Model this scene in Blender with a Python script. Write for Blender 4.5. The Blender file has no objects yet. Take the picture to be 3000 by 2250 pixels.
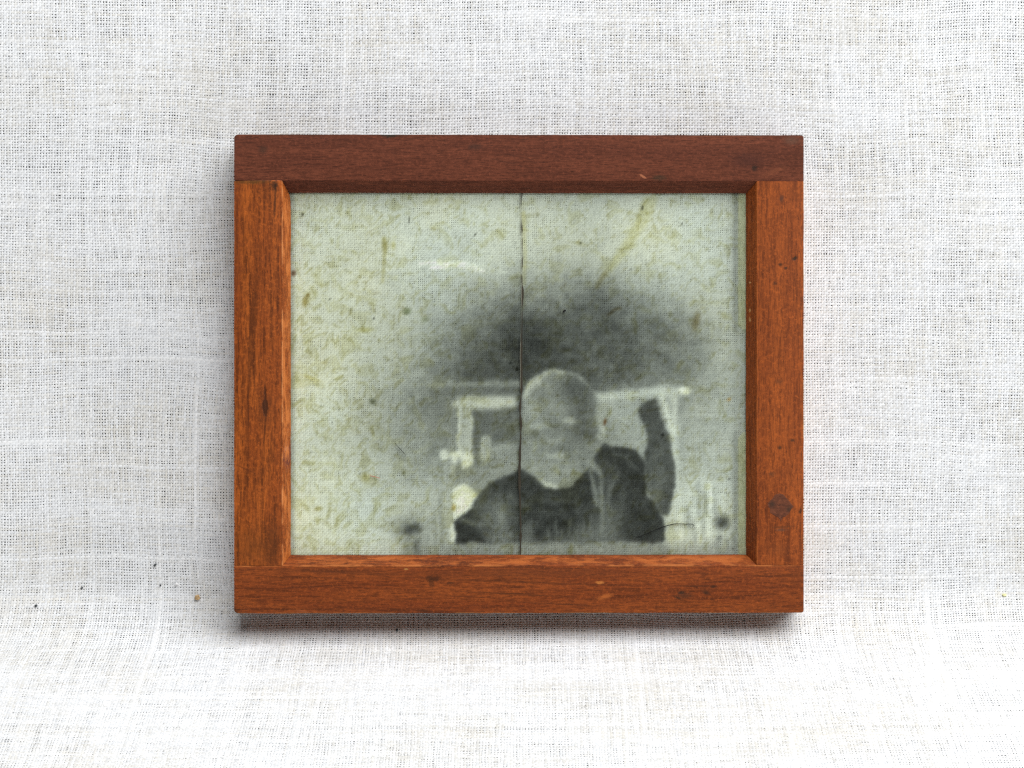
import bpy, bmesh, math, random
import numpy as np
from mathutils import Matrix, Vector

random.seed(4)
rng = np.random.default_rng(11)
sc = bpy.context.scene
COL = sc.collection
R = math.radians

# ------------------------------------------------------------------ layout
TILT = R(22)                      # the frame and the cloth behind it lean back
DIST = 0.55                       # camera to the frame's front
THICK = 0.013                     # frame thickness
PX = 1e-4                         # 0.1 mm
XA = Vector((1, 0, 0))
VA = Vector((0, math.sin(TILT), math.cos(TILT)))     # up along the cloth
NA = Vector((0, -math.cos(TILT), math.sin(TILT)))    # out of the cloth
ROT = Matrix.Rotation(R(90) - TILT, 4, 'X')
FRAME_POS = VA * 0.0058 + NA * 0.0017

# ------------------------------------------------------------------ camera
cam_d = bpy.data.cameras.new('camera')
cam = bpy.data.objects.new('camera', cam_d)
COL.objects.link(cam)
cam_pos = FRAME_POS + XA * (-20 * PX) + VA * (670.5 * PX) + NA * (THICK + DIST)
cam.matrix_world = Matrix.Translation(cam_pos) @ ROT
cam_d.sensor_width = 36
cam_d.lens = 36 * DIST / 0.300
cam_d.clip_start = 0.01
cam_d.clip_end = 50
sc.camera = cam

# ------------------------------------------------------------------ light
world = bpy.data.worlds.new('World')
sc.world = world
world.use_nodes = True
bg = world.node_tree.nodes['Background']
bg.inputs[0].default_value = (1.0, 0.985, 0.92, 1)
bg.inputs[1].default_value = 0.05
ld = bpy.data.lights.new('window_light', 'AREA')
ld.shape = 'RECTANGLE'
ld.size, ld.size_y = 1.9, 1.05
ld.energy = 41
ld.color = (0.985, 0.995, 1.0)
lo = bpy.data.objects.new('window_light', ld)
COL.objects.link(lo)
aim = Vector((0, 0, 0.06))
ldir = Vector((0.50, -0.32, 1.0)).normalized()
lo.location = aim + ldir * 1.45
lx_ = (Vector((1, 0, 0)) - ldir * ldir.x).normalized()
lo.rotation_euler = Matrix((lx_, ldir.cross(lx_), ldir)).transposed().to_euler()
sc.view_settings.view_transform = 'Standard'
sc.view_settings.look = 'None'
sc.view_settings.exposure = 0.0
sc.view_settings.gamma = 1.0
sc.view_settings.use_curve_mapping = False
sc.cycles.use_denoising = False          # keep the weave and the film's grain crisp
sc.cycles.filter_width = 1.3


# ------------------------------------------------------------------ helpers
def srgb2lin(c):
    c = np.clip(np.asarray(c, dtype=float), 0, 1)
    return np.where(c <= 0.04045, c / 12.92, ((c + 0.055) / 1.055) ** 2.4)


def lin(r, g, b):
    v = srgb2lin(np.array([r, g, b]) / 255.0)
    return (float(v[0]), float(v[1]), float(v[2]), 1.0)


def vnoise(u, v, seed):
    """smooth value noise in -1..1 on arrays"""
    g = np.random.default_rng(seed).uniform(-1, 1, (512, 512))
    u = np.asarray(u, dtype=float) + 37.7
    v = np.asarray(v, dtype=float) + 81.3
    iu, iv = np.floor(u).astype(int), np.floor(v).astype(int)
    fu, fv = u - iu, v - iv
    fu = fu * fu * (3 - 2 * fu)
    fv = fv * fv * (3 - 2 * fv)
    a, b = g[iu % 512, iv % 512], g[(iu + 1) % 512, iv % 512]
    c, d = g[iu % 512, (iv + 1) % 512], g[(iu + 1) % 512, (iv + 1) % 512]
    return (a * (1 - fu) + b * fu) * (1 - fv) + (c * (1 - fu) + d * fu) * fv


def fbm(u, v, seed, n=3):
    s, a, t = 0, 1.0, 0
    for k in range(n):
        s = s + a * vnoise(u * 2 ** k, v * 2 ** k, seed + k)
        t += a
        a *= 0.55
    return s / t


def link(o, parent=None):
    COL.objects.link(o)
    if parent is not None:
        o.parent = parent
    return o


def tag(o, label=None, cat=None, group=None, kind=None):
    for k, v in (('label', label), ('category', cat), ('group', group), ('kind', kind)):
        if v:
            o[k] = v
    return o


def grid_mesh(name, P, col=None, uvs=None, smooth=True):
    """P: (n, m, 3) array -> quad mesh"""
    n, m, _ = P.shape
    idx = np.arange(n * m).reshape(n, m)
    q = np.stack([idx[:-1, :-1], idx[1:, :-1], idx[1:, 1:], idx[:-1, 1:]], -1).reshape(-1, 4)
    return raw_mesh(name, P.reshape(-1, 3), q, None if col is None else col.reshape(-1, col.shape[-1]), smooth)


def raw_mesh(name, V, Q, col=None, smooth=True):
    me = bpy.data.meshes.new(name)
    me.vertices.add(len(V))
    me.vertices.foreach_set('co', np.ascontiguousarray(V, dtype=np.float32).ravel())
    k = Q.shape[1]
    me.loops.add(len(Q) * k)
    me.loops.foreach_set('vertex_index', np.ascontiguousarray(Q, dtype=np.int32).ravel())
    me.polygons.add(len(Q))
    me.polygons.foreach_set('loop_start', np.arange(0, len(Q) * k, k, dtype=np.int32))
    me.polygons.foreach_set('use_smooth', np.full(len(Q), smooth, dtype=bool))
    me.update(calc_edges=True)
    if col is not None:
        at = me.color_attributes.new('tone', 'FLOAT_COLOR', 'POINT')
        c = np.ones((len(V), 4), dtype=np.float32)
        c[:, :col.shape[1]] = col
        at.data.foreach_set('color', c.ravel())
    return me


class NT:
    """tiny node-tree helper"""
    def __init__(self, name):
        self.m = bpy.data.materials.new(name)
        self.m.use_nodes = True
        self.t = self.m.node_tree
        self.t.nodes.clear()
        self.out = self.t.nodes.new('ShaderNodeOutputMaterial')

    def n(self, kind, **kw):
        x = self.t.nodes.new(kind)
        for k, v in kw.items():
            setattr(x, k, v)
        return x

    def l(self, a, b):
        self.t.links.new(a, b)

    def put(self, sock, v):
        if isinstance(v, (int, float, tuple, list)):
            sock.default_value = v
        else:
            self.l(v, sock)

    def math(self, op, a, b=0.0, clamp=False):
        x = self.n('ShaderNodeMath', operation=op, use_clamp=clamp)
        self.put(x.inputs[0], a)
        self.put(x.inputs[1], b)
        return x.outputs[0]

    def mix(self, f, a, b, blend='MIX'):
        x = self.n('ShaderNodeMix', data_type='RGBA', blend_type=blend)
        self.put(x.inputs[0], f)
        self.put(x.inputs[6], a)
        self.put(x.inputs[7], b)
        return x.outputs[2]

    def ramp(self, f, lo, hi):
        x = self.n('ShaderNodeMapRange', interpolation_type='SMOOTHSTEP')
        self.put(x.inputs[0], f)
        x.inputs[1].default_value = lo
        x.inputs[2].default_value = hi
        return x.outputs[0]

    def noise(self, vec, scale, detail=3, rough=0.55, off=(0, 0, 0), dist=0.0):
        mp = self.n('ShaderNodeMapping')
        self.l(vec, mp.inputs[0])
        mp.inputs['Scale'].default_value = scale
        mp.inputs['Location'].default_value = off
        x = self.n('ShaderNodeTexNoise')
        x.inputs['Scale'].default_value = 1
        x.inputs['Detail'].default_value = detail
        x.inputs['Roughness'].default_value = rough
        x.inputs['Distortion'].default_value = dist
        self.l(mp.outputs[0], x.inputs['Vector'])
        return x.outputs[0]


# ------------------------------------------------------------------ the linen cloth
RAD = 0.021
PHI = R(90) - TILT
TL = RAD * math.tan(PHI / 2)
LA = RAD * PHI


def gauss(x, t, cx, ct, sx, st):
    return np.exp(-((x - cx) / sx) ** 2 - ((t - ct) / st) ** 2)


def swell(x, t):
    """slow swells of the draped cloth, metres along its normal"""
    h = 0.0012 * fbm(x / 0.09, t / 0.09, 5, 2)
    h = h + 0.0075 * gauss(x, t, -0.20, 0.185, 0.085, 0.075)        # belly at upper left
    h = h - 0.0035 * gauss(x, t, -0.115, 0.10, 0.06, 0.06)
    h = h + 0.003 * gauss(x, t, 0.17, 0.10, 0.06, 0.09)
    inner = np.exp(-(x / 0.10) ** 6 - ((t - 0.07) / 0.10) ** 6)     # flat where the frame leans on it
    h = h * (1 - inner)
    # added rise against the frame's left side, shaped to shade the cloth there
    side = np.clip((x + 0.152) / 0.068, 0, 1)
    side = side * side * (3 - 2 * side) * np.clip((-0.0795 - x) / 0.004, 0, 1)
    up = np.clip((t - 0.012) / 0.03, 0, 1) * np.clip((0.150 - t) / 0.05, 0, 1)
    return h + 0.0065 * side * up


def cloth(x, t, z):
    """point on the cloth: x across, t along the profile (0 = foot of the curve), z above it"""
    x = np.asarray(x, dtype=float)
    t = np.asarray(t, dtype=float)
    th = np.clip(t / RAD, 0, PHI)
    y = np.where(t < 0, -TL + t, -TL + RAD * np.sin(th))
    zz = np.where(t < 0, 0, RAD * (1 - np.cos(th)))
    over = np.maximum(t - LA, 0)
    y = y + over * math.sin(TILT)
    zz = zz + over * math.cos(TILT)
    ny, nz = -np.sin(th), np.cos(th)
    h = swell(x, t) + z
    return np.stack([x + 0 * t, y + ny * h, zz + nz * h], -1)


def weave(xs, ts, p, surf, seed, amp, base, beige, tight=1.0, slubs=0.05, vary=1.0):
    """plain weave: every thread is an arched ribbon passing over and under"""
    r = np.random.default_rng(seed)
    nx, nt = len(xs), len(ts)
    I, J = np.meshgrid(np.arange(nx), np.arange(nt), indexing='ij')
    X0, T0 = xs[I], ts[J]
    dx = p * (0.9 * fbm(X0 / (p * 60), T0 / (p * 60), seed + 1, 2) * 2 + 0.16 * vnoise(I * 0.9, J * 0.23, seed + 2))
    dt = p * (0.9 * fbm(X0 / (p * 55), T0 / (p * 55), seed + 3, 2) * 2 + 0.16 * vnoise(I * 0.23, J * 0.9, seed + 4))
    X, T = X0 + dx, T0 + dt
    if callable(tight):
        tight = tight(X0, T0)
    patch = fbm(X0 / (p * 22), T0 / (p * 16), seed + 5, 3)
    sgn = np.where((I + J) % 2 == 0, 1.0, -1.0)
    out_v, out_q, out_c = [], [], []
    base = np.array(base)
    beige = np.array(beige)
    bmix0 = np.clip(0.22 + 0.6 * fbm(X0 / (p * 30), T0 / (p * 24), seed + 6, 3), 0, 1)
    ofs = 0
    for which in (0, 1):
        n_th = nx if which == 0 else nt
        K, L = (I, J) if which == 0 else (J, I)
        per = r.normal(0, 0.06, n_th) * vary
        tone = r.normal(0, 0.03, n_th) * vary
        bei = r.normal(0, 0.12, n_th) * vary
        w = tight * (0.735 + per[K] + 0.12 * vnoise(L / 4.0, K * 7.31, seed + 20 + which)
                     + 0.07 * vnoise(L / 24.0, K * 3.17, seed + 30 + which) - 0.09 * patch + r.normal(0, 0.085, (nx, nt)) * vary)
        # slubs: a stretch of thicker, whiter thread
        slub = np.zeros((nx, nt))
        for k in range(n_th):
            if r.random() < slubs * 2.2:
                L0 = r.uniform(0, (nt if which == 0 else nx))
                ln = r.uniform(10, 65)
                s = np.exp(-((np.arange(nt if which == 0 else nx) - L0) / ln) ** 4)
                if which == 0:
                    slub[k, :] += s
                else:
                    slub[:, k] += s
        slub = np.clip(slub, 0, 1)
        w = np.clip(w + 0.34 * slub, 0.34, 1.32)
        hw = 0.5 * p * w
        zc = sgn * amp * (1 if which == 0 else -1)
        arch = amp * (0.9 + 0.6 * slub)
        bm = np.clip(bmix0 + bei[K] + 0.5 * vnoise(L / 5.0, K * 5.3, seed + 40 + which) - 0.9 * slub, 0, 1)
        tn = 1 + tone[K] + 0.06 * vnoise(L / 3.0, K * 2.3, seed + 50 + which) + 0.10 * slub + r.normal(0, 0.05, (nx, nt)) * vary
        c = (base[None, None] * (1 - bm[..., None]) + beige[None, None] * bm[..., None]) * tn[..., None]
        rows = []
        for k, s in enumerate((-1, 0, 1)):
            zz = zc + (arch if s == 0 else -arch * 0.6)
            if which == 0:
                rows.append(surf(X + s * hw, T, zz))
            else:
                rows.append(surf(X, T + s * hw, zz))
        P = np.stack(rows, 2)                       # nx, nt, 3, 3
        C = np.repeat(c[:, :, None, :], 3, 2)
        idx = np.arange(nx * nt * 3).reshape(nx, nt, 3) + ofs
        if which == 0:
            a, b = idx[:, :-1], idx[:, 1:]
        else:
            a, b = idx[:-1], idx[1:]
        q = np.concatenate([np.stack([a[..., s], a[..., s + 1], b[..., s + 1], b[..., s]], -1).reshape(-1, 4) for s in (0, 1)])
        if which == 1:
            q = q[:, ::-1]
        out_v.append(P.reshape(-1, 3))
        out_c.append(C.reshape(-1, 3))
        out_q.append(q)
        ofs += nx * nt * 3
    return np.concatenate(out_v), np.concatenate(out_q), np.clip(np.concatenate(out_c), 0.02, 0.86)


def thread_mat(name, rough=0.85, fuzz=0.0):
    k = NT(name)
    at = k.n('ShaderNodeAttribute', attribute_name='tone')
    tc = k.n('ShaderNodeTexCoord')
    f = k.noise(tc.outputs['Object'], (9000, 9000, 9000), 2)
    c = k.mix(k.ramp(f, 0.3, 0.7), (0.90, 0.90, 0.90, 1), (1, 1, 1, 1))
    c = k.mix(1.0, at.outputs['Color'], c, 'MULTIPLY')
    b = k.n('ShaderNodeBsdfPrincipled')
    k.l(c, b.inputs['Base Color'])
    b.inputs['Roughness'].default_value = rough
    b.inputs['Specular IOR Level'].default_value = 0.25
    k.l(b.outputs[0], k.out.inputs[0])
    return k.m


def plain_mat(name, rgb, rough=0.7, spec=0.3, vary=0.15, scale=1500, bump=0.0):
    k = NT(name)
    tc = k.n('ShaderNodeTexCoord')
    f = k.noise(tc.outputs['Object'], (scale,) * 3, 4)
    lo_ = tuple(x * (1 - vary) for x in rgb[:3]) + (1,)
    hi_ = tuple(min(1, x * (1 + vary)) for x in rgb[:3]) + (1,)
    c = k.mix(k.ramp(f, 0.3, 0.7), lo_, hi_)
    b = k.n('ShaderNodeBsdfPrincipled')
    k.l(c, b.inputs['Base Color'])
    b.inputs['Roughness'].default_value = rough
    b.inputs['Specular IOR Level'].default_value = spec
    if bump:
        bn = k.n('ShaderNodeBump')
        bn.inputs['Strength'].default_value = bump
        bn.inputs['Distance'].default_value = 1e-4
        k.l(f, bn.inputs['Height'])
        k.l(bn.outputs[0], b.inputs['Normal'])
    k.l(b.outputs[0], k.out.inputs[0])
    return k.m


# the sheet under the threads: far larger than the view
WX, WT0, WT1 = 0.2005, -0.166, 0.2345       # the part of the cloth woven thread by thread
gx = np.concatenate([np.linspace(-1.2, -WX, 12)[:-1], np.linspace(-WX, WX, 90), np.linspace(WX, 1.2, 12)[1:]])
gt = np.concatenate([np.linspace(-1.2, WT0, 12)[:-1], np.linspace(WT0, WT1, 150), np.linspace(WT1, 1.0, 10)[1:]])
GX, GT = np.meshgrid(gx, gt, indexing='ij')
sheet = bpy.data.objects.new('linen_cloth', grid_mesh('linen_cloth', cloth(GX, GT, -0.00042)))
sheet.data.materials.append(plain_mat('linen_underside', (0.23, 0.235, 0.245), 0.9, 0.1, 0.2, 900))
k = NT('linen_far')
tc = k.n('ShaderNodeTexCoord')
wa = [k.n('ShaderNodeTexWave', bands_direction=d_) for d_ in ('X', 'Z')]
for w_ in wa:
    w_.inputs['Scale'].default_value = 380
    w_.inputs['Distortion'].default_value = 1.5
    k.l(tc.outputs['Object'], w_.inputs['Vector'])
f_ = k.math('MULTIPLY', wa[0].outputs['Fac'], wa[1].outputs['Fac'])
c_ = k.mix(k.noise(tc.outputs['Object'], (60, 60, 60), 4), (0.60, 0.585, 0.55, 1), (0.76, 0.765, 0.77, 1))
c_ = k.mix(k.math('MULTIPLY', f_, 0.25), c_, (0.35, 0.35, 0.36, 1))
b_ = k.n('ShaderNodeBsdfPrincipled')
k.l(c_, b_.inputs['Base Color'])
b_.inputs['Roughness'].default_value = 0.9
k.l(b_.outputs[0], k.out.inputs[0])
sheet.data.materials.append(k.m)
gxm, gtm = (gx[:-1] + gx[1:]) / 2, (gt[:-1] + gt[1:]) / 2
far = (np.abs(gxm)[:, None] > WX) | (gtm[None, :] < WT0) | (gtm[None, :] > WT1)
sheet.data.polygons.foreach_set('material_index', far.astype(np.int32).ravel())
link(sheet)
tag(sheet, 'off-white slubby linen cloth draped behind and under the wooden frame', 'cloth', None, 'structure')

PITCH = 0.00082
xs = np.arange(-WX, WX, PITCH)
ts = np.arange(WT0, WT1, PITCH)
V, Q, C = weave(xs, ts, PITCH, cloth, 101, 0.00008, (0.79, 0.80, 0.815), (0.70, 0.68, 0.635),
                lambda x, t: 1.0 + 0.14 * np.clip((0.012 - t) / 0.03, 0, 1), 0.034)
th = bpy.data.objects.new('weave_threads', raw_mesh('weave_threads', V, Q, C))
th.data.materials.append(thread_mat('linen_thread'))
link(th, sheet)
th['kind'] = 'stuff'
del V, Q, C

# ------------------------------------------------------------------ the wooden frame
YAW = R(0.7)
root = bpy.data.objects.new('wooden_frame', None)
root.empty_display_size = 0.02
link(root)
FM = Matrix.Translation(FRAME_POS) @ ROT @ Matrix.Rotation(YAW, 4, 'Y')
root.matrix_world = FM
tag(root, 'small reddish brown wooden frame standing upright against the linen cloth', 'frame')


def loc(px, py, d=0.0):
    """photograph position -> the frame's own x, y at depth d behind its front"""
    k = 1 + d / DIST
    return (((px - 1500) * k - 20) * PX, (670.5 - (py - 1125) * k) * PX)


BEV = 0.0040
X0, X1 = 686, 2354.5
Y0, Y1 = 395, 1796
XI0, XI1 = 826.5, 2217
YI0, YI1 = 529, 1657


def eL(d=BEV):
    return loc(851, 0, d)[0]


def rail_mesh(name, prof, seg, wob, seed, chip=None, corner=None):
    """prof: list of (across, height, start, end); swept along the rail with uneven, worn edges"""
    n = len(prof)
    P = np.zeros((seg + 1, n, 3))
    s = np.linspace(0, 1, seg - 9)
    LEN = abs(prof[0][3] - prof[0][2])
    ends = np.array([0.00012, 0.0003, 0.0006, 0.0010, 0.0015]) / LEN
    s = np.sort(np.concatenate([s, ends, 1 - ends]))
    for j, (ac, h, a, b) in enumerate(prof):
        al = a + (b - a) * s
        P[:, j, 0] = al
        P[:, j, 1] = ac + wob * fbm(al * 260, np.full_like(al, j * 3.3), seed + j, 3)
        P[:, j, 2] = h + 0.6 * wob * fbm(al * 200, np.full_like(al, j * 5.1), seed + 9 + j, 3)
        if corner and j < 2:                       # outer corners worn round
            for e, rad in ((0, corner[0]), (1, corner[1])):
                dd = np.abs(al - (a if e == 0 else b))
                q = np.clip(1 - dd / rad, 0, 1)
                P[:, j, 1] += np.sign(prof[2][0] - ac) * rad * (1 - np.sqrt(1 - np.minimum(q, .98) ** 2)) * 0.8
    if chip:
        chip(P)
    bm = bmesh.new()
    vs = [[bm.verts.new(P[i, j]) for j in range(n)] for i in range(seg + 1)]
    for i in range(seg):
        for j in range(n):
            k = (j + 1) % n
            bm.faces.new((vs[i][j], vs[i][k], vs[i + 1][k], vs[i + 1][j]))
    for row in (vs[0], vs[-1]):
        bm.faces.new((row[0], row[1], row[2], row[5]))
        bm.faces.new((row[2], row[3], row[4], row[5]))
    bmesh.ops.recalc_face_normals(bm, faces=bm.faces)
    me = bpy.data.meshes.new(name)
    bm.to_mesh(me)
    bm.free()
    return me


def finish(me, name, mat, swap, width=0.00035):
    if swap:                                    # profile ran along x; turn it to run along y
        for v in me.vertices:
            v.co = (v.co[1], v.co[0], v.co[2])
        me.flip_normals()
    o = bpy.data.objects.new(name, me)
    me.materials.append(mat)
    link(o, root)
    bv = o.modifiers.new('worn_edges', 'BEVEL')
    bv.width = width
    bv.segments = 3
    bv.limit_method = 'ANGLE'
    bv.angle_limit = R(28)
    me.polygons.foreach_set('use_smooth', np.ones(len(me.polygons), dtype=bool))
    return o


def wood(name, lo_c, mid_c, hi_c, along, seed, marks=(), streak=1.0, edges=(), rough=0.5, spec=0.2, speck=1.0, gain=0.745):
    k = NT(name)
    tc = k.n('ShaderNodeTexCoord')
    mm = k.n('ShaderNodeMapping')
    k.l(tc.outputs['Object'], mm.inputs[0])
    mm.inputs['Scale'].default_value = (1000, 1000, 1000)
    vec = mm.outputs[0]

    def sc_(a, c):
        return (a, c, c) if along == 'x' else (c, a, c)
    o = (seed * 17.3, seed * 9.1, seed * 4.7)
    band = k.noise(vec, sc_(0.018, 0.16), 3, 0.5, o, 0.6)
    grain = k.noise(vec, sc_(0.05, 0.95), 4, 0.6, o, 0.5)
    fibre = k.noise(vec, sc_(0.30, 2.4), 4, 0.7, o)
    mott = k.noise(vec, (0.42, 0.42, 0.42), 5, 0.75, o)
    flame = k.noise(vec, sc_(0.45, 0.12), 3, 0.6, (o[1], o[2], o[0]), 0.8)
    c = k.mix(k.ramp(band, 0.34, 0.66), mid_c, hi_c)
    c = k.mix(k.math('MULTIPLY', k.ramp(flame, 0.5, 0.75), 0.45), c, hi_c)
    c = k.mix(k.math('MULTIPLY', k.ramp(grain, 0.46, 0.70), 0.92 * streak), c, lo_c)
    c = k.mix(k.math('MULTIPLY', k.ramp(fibre, 0.42, 0.66), 0.72), c, lo_c)
    c = k.mix(k.math('MULTIPLY', k.ramp(mott, 0.46, 0.72), 0.6 * speck), c, tuple(x * 0.62 for x in mid_c[:3]) + (1,))
    fl = k.noise(vec, (1.1, 1.1, 1.1), 3, 0.75, o)
    c = k.mix(k.math('MULTIPLY', k.ramp(fl, 0.48, 0.70), 0.28), c, tuple(min(1, x * 1.9) for x in hi_c[:3]) + (1,))
    pore = k.noise(vec, sc_(0.55, 4.2), 1, 0.5, (o[2], o[0], o[1]))
    c = k.mix(k.math('MULTIPLY', k.ramp(pore, 0.67, 0.74), 0.65), c, tuple(x * 0.35 for x in lo_c[:3]) + (1,))
    sp = k.n('ShaderNodeSeparateXYZ')
    k.l(vec, sp.inputs[0])
    hgt = k.math('ADD', k.math('MULTIPLY', fibre, 0.5), k.math('MULTIPLY', grain, -0.5))
    ragg = k.noise(vec, (1.4, 1.4, 1.4), 4, 0.65, o)
    for (px, py, rx, ry, rot, colr, st, soft) in marks:          # blotches, knots, dents of this rail (photo px)
        x, y = loc(px, py)
        x, y = x * 1000, y * 1000
        cr, sr = math.cos(R(rot)), math.sin(R(rot))
        dx = k.math('SUBTRACT', sp.outputs[0], x)
        dy = k.math('SUBTRACT', sp.outputs[1], y)
        u = k.math('DIVIDE', k.math('ADD', k.math('MULTIPLY', dx, cr), k.math('MULTIPLY', dy, sr)), rx * 0.1)
        v = k.math('DIVIDE', k.math('SUBTRACT', k.math('MULTIPLY', dy, cr), k.math('MULTIPLY', dx, sr)), ry * 0.1)
        d = k.math('SQRT', k.math('ADD', k.math('MULTIPLY', u, u), k.math('MULTIPLY', v, v)))
        d = k.math('ADD', d, k.math('MULTIPLY', k.math('SUBTRACT', ragg, 0.5), 1.3))
        f = k.math('SUBTRACT', 1.0, k.ramp(d, 1 - soft, 1 + soft * 0.4))
        c = k.mix(k.math('MULTIPLY', f, st), c, colr)
        if st > 0.8:
            hgt = k.math('SUBTRACT', hgt, k.math('MULTIPLY', f, 1.2))
    for (ax, val, wd, colr, st) in edges:                        # rubbed arrises, and lit chamfer faces painted lighter
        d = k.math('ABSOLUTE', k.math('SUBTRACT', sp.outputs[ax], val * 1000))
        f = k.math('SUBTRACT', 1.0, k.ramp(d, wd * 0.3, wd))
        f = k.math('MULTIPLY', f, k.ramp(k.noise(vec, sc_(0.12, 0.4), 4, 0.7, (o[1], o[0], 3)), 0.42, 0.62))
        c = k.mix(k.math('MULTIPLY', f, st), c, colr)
    b = k.n('ShaderNodeBsdfPrincipled')
    tn = k.n('ShaderNodeMix', data_type='RGBA', blend_type='MULTIPLY')
    tn.inputs[0].default_value = 1.0
    k.l(c, tn.inputs[6])
    tn.inputs[7].default_value = (gain * 1.02, gain * 1.0, gain * 0.88, 1)
    k.l(tn.outputs[2], b.inputs['Base Color'])
    rr = k.n('ShaderNodeMapRange')
    k.l(mott, rr.inputs[0])
    rr.inputs[3].default_value = rough - 0.1
    rr.inputs[4].default_value = rough + 0.18
    k.l(rr.outputs[0], b.inputs['Roughness'])
    b.inputs['Specular IOR Level'].default_value = spec
    bn = k.n('ShaderNodeBump')
    bn.inputs['Strength'].default_value = 0.35
    bn.inputs['Distance'].default_value = 1.2e-4
    k.l(hgt, bn.inputs['Height'])
    k.l(bn.outputs[0], b.inputs['Normal'])
    k.l(b.outputs[0], k.out.inputs[0])
    return k.m


x0, yb = loc(X0, Y1)
x1, yt = loc(X1, Y0)
xi0, xi1 = loc(XI0, 0)[0], loc(XI1, 0)[0]
yit, yib = loc(0, YI0)[1], loc(0, YI1)[1]
xe0, xe1 = loc(851, 0, BEV)[0], loc(2186, 0, BEV)[0]
yet, yeb = loc(0, 565, BEV)[1], loc(0, 1626, BEV)[1]
F, E, B = THICK, THICK - BEV, 0.0
GAP = 0.00010

DARK = lin(40, 24, 14)
top_mat = wood('dark_cherry', lin(70, 36, 26), lin(108, 58, 43), lin(124, 68, 50), 'x', 1, [
    (1390, 430, 22, 12, 0, lin(60, 45, 40), .5, .6), (2190, 470, 60, 26, 0, lin(70, 40, 36), .5, .8),
    (1140, 397, 26, 8, 0, lin(40, 44, 38), .8, .6), (1882, 516, 12, 4, -30, lin(190, 120, 90), .8, .4),
    (770, 440, 16, 14, 0, lin(66, 48, 40), .6, .8), (2210, 492, 10, 8, 0, lin(45, 36, 32), .8, .6),
    (1930, 520, 26, 10, 0, lin(58, 52, 40), .6, .8), (2320, 410, 26, 14, 0, lin(112, 84, 72), .5, .9),
    (2270, 500, 40, 8, 20, lin(150, 86, 60), .35, .9), (1500, 455, 90, 3, -14, lin(80, 42, 32), .5, .7),
    (1480, 475, 70, 3, -14, lin(76, 42, 32), .5, .7)],
    streak=.45, rough=.7, spec=.15, gain=.76, edges=[(1, yt, .35, lin(60, 46, 36), .6)])
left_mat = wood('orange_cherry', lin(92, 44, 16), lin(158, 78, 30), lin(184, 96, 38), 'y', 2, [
    (776, 1192, 9, 27, 4, lin(18, 10, 6), .97, .35), (777, 1160, 4, 36, 2, lin(60, 30, 14), .9, .6),
    (775, 1262, 3, 60, -3, lin(70, 36, 16), .7, .8), (776, 1196, 26, 60, 0, lin(96, 50, 24), .6, .9),
    (805, 590, 5, 70, -3, lin(58, 34, 18), .75, .8), (803, 545, 13, 16, 0, lin(38, 28, 18), .8, .7),
    (745, 900, 10, 200, -3, lin(92, 46, 18), .6, .9), (728, 1150, 6, 260, -2, lin(96, 48, 20), .6, .9),
    (838, 1338, 12, 40, 0, lin(104, 50, 46), .85, .6), (837, 1316, 5, 8, 0, lin(190, 130, 110), .7, .5),
    (740, 1600, 60, 70, 0, lin(120, 66, 26), .5, .9), (800, 1590, 28, 90, 0, lin(84, 46, 20), .55, .9),
    (722, 1375, 40, 3, -24, lin(96, 48, 22), .5, .8), (695, 700, 16, 300, 0, lin(120, 56, 30), .5, .9),
    (735, 533, 60, 9, 0, lin(84, 66, 30), .6, .8)],
    streak=1.0, edges=[(0, xi0, .28, lin(226, 150, 96), .85), (0, xe0, .2, lin(214, 130, 74), .5), (0, (xi0 + xe0) / 2, 1.35, lin(218, 128, 66), .8)])  # last, widest band paints the light caught by the left chamfer
right_mat = wood('russet_cherry', lin(96, 44, 16), lin(144, 70, 28), lin(166, 84, 34), 'y', 3, [
    (2329, 756, 9, 6, 20, lin(44, 32, 22), .9, .6), (2286, 774, 9, 5, 0, lin(56, 36, 24), .8, .6),
    (2302, 785, 6, 5, 0, lin(56, 38, 26), .8, .6), (2290, 580, 7, 12, 0, lin(80, 52, 40), .7, .8),
    (2270, 830, 8, 6, 0, lin(70, 42, 26), .7, .8), (2322, 1290, 7, 5, 0, lin(60, 40, 26), .8, .7),
    (2285, 1312, 6, 8, 0, lin(60, 40, 26), .8, .7), (2282, 1118, 12, 8, 0, lin(90, 54, 34), .6, .8),
    (2262, 1390, 12, 9, 0, lin(84, 52, 32), .6, .8), (2288, 1553, 18, 5, 0, lin(86, 66, 56), .6, .8),
    (2290, 1545, 40, 3, 3, lin(96, 54, 28), .6, .7), (2200, 826, 3, 3, 0, lin(220, 170, 120), .8, .5),
    (2200, 908, 3, 6, 0, lin(214, 160, 106), .8, .5), (2200, 935, 3, 8, 0, lin(214, 160, 106), .7, .5),
    (2345, 1498, 5, 10, 0, lin(60, 36, 22), .8, .6), (2285, 1610, 30, 20, 0, lin(120, 62, 28), .4, .9)],
    streak=.8, rough=.55, gain=.83, edges=[(0, x1, .25, lin(206, 160, 104), .6), (0, xi1, .3, lin(178, 98, 46), .6)])
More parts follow.
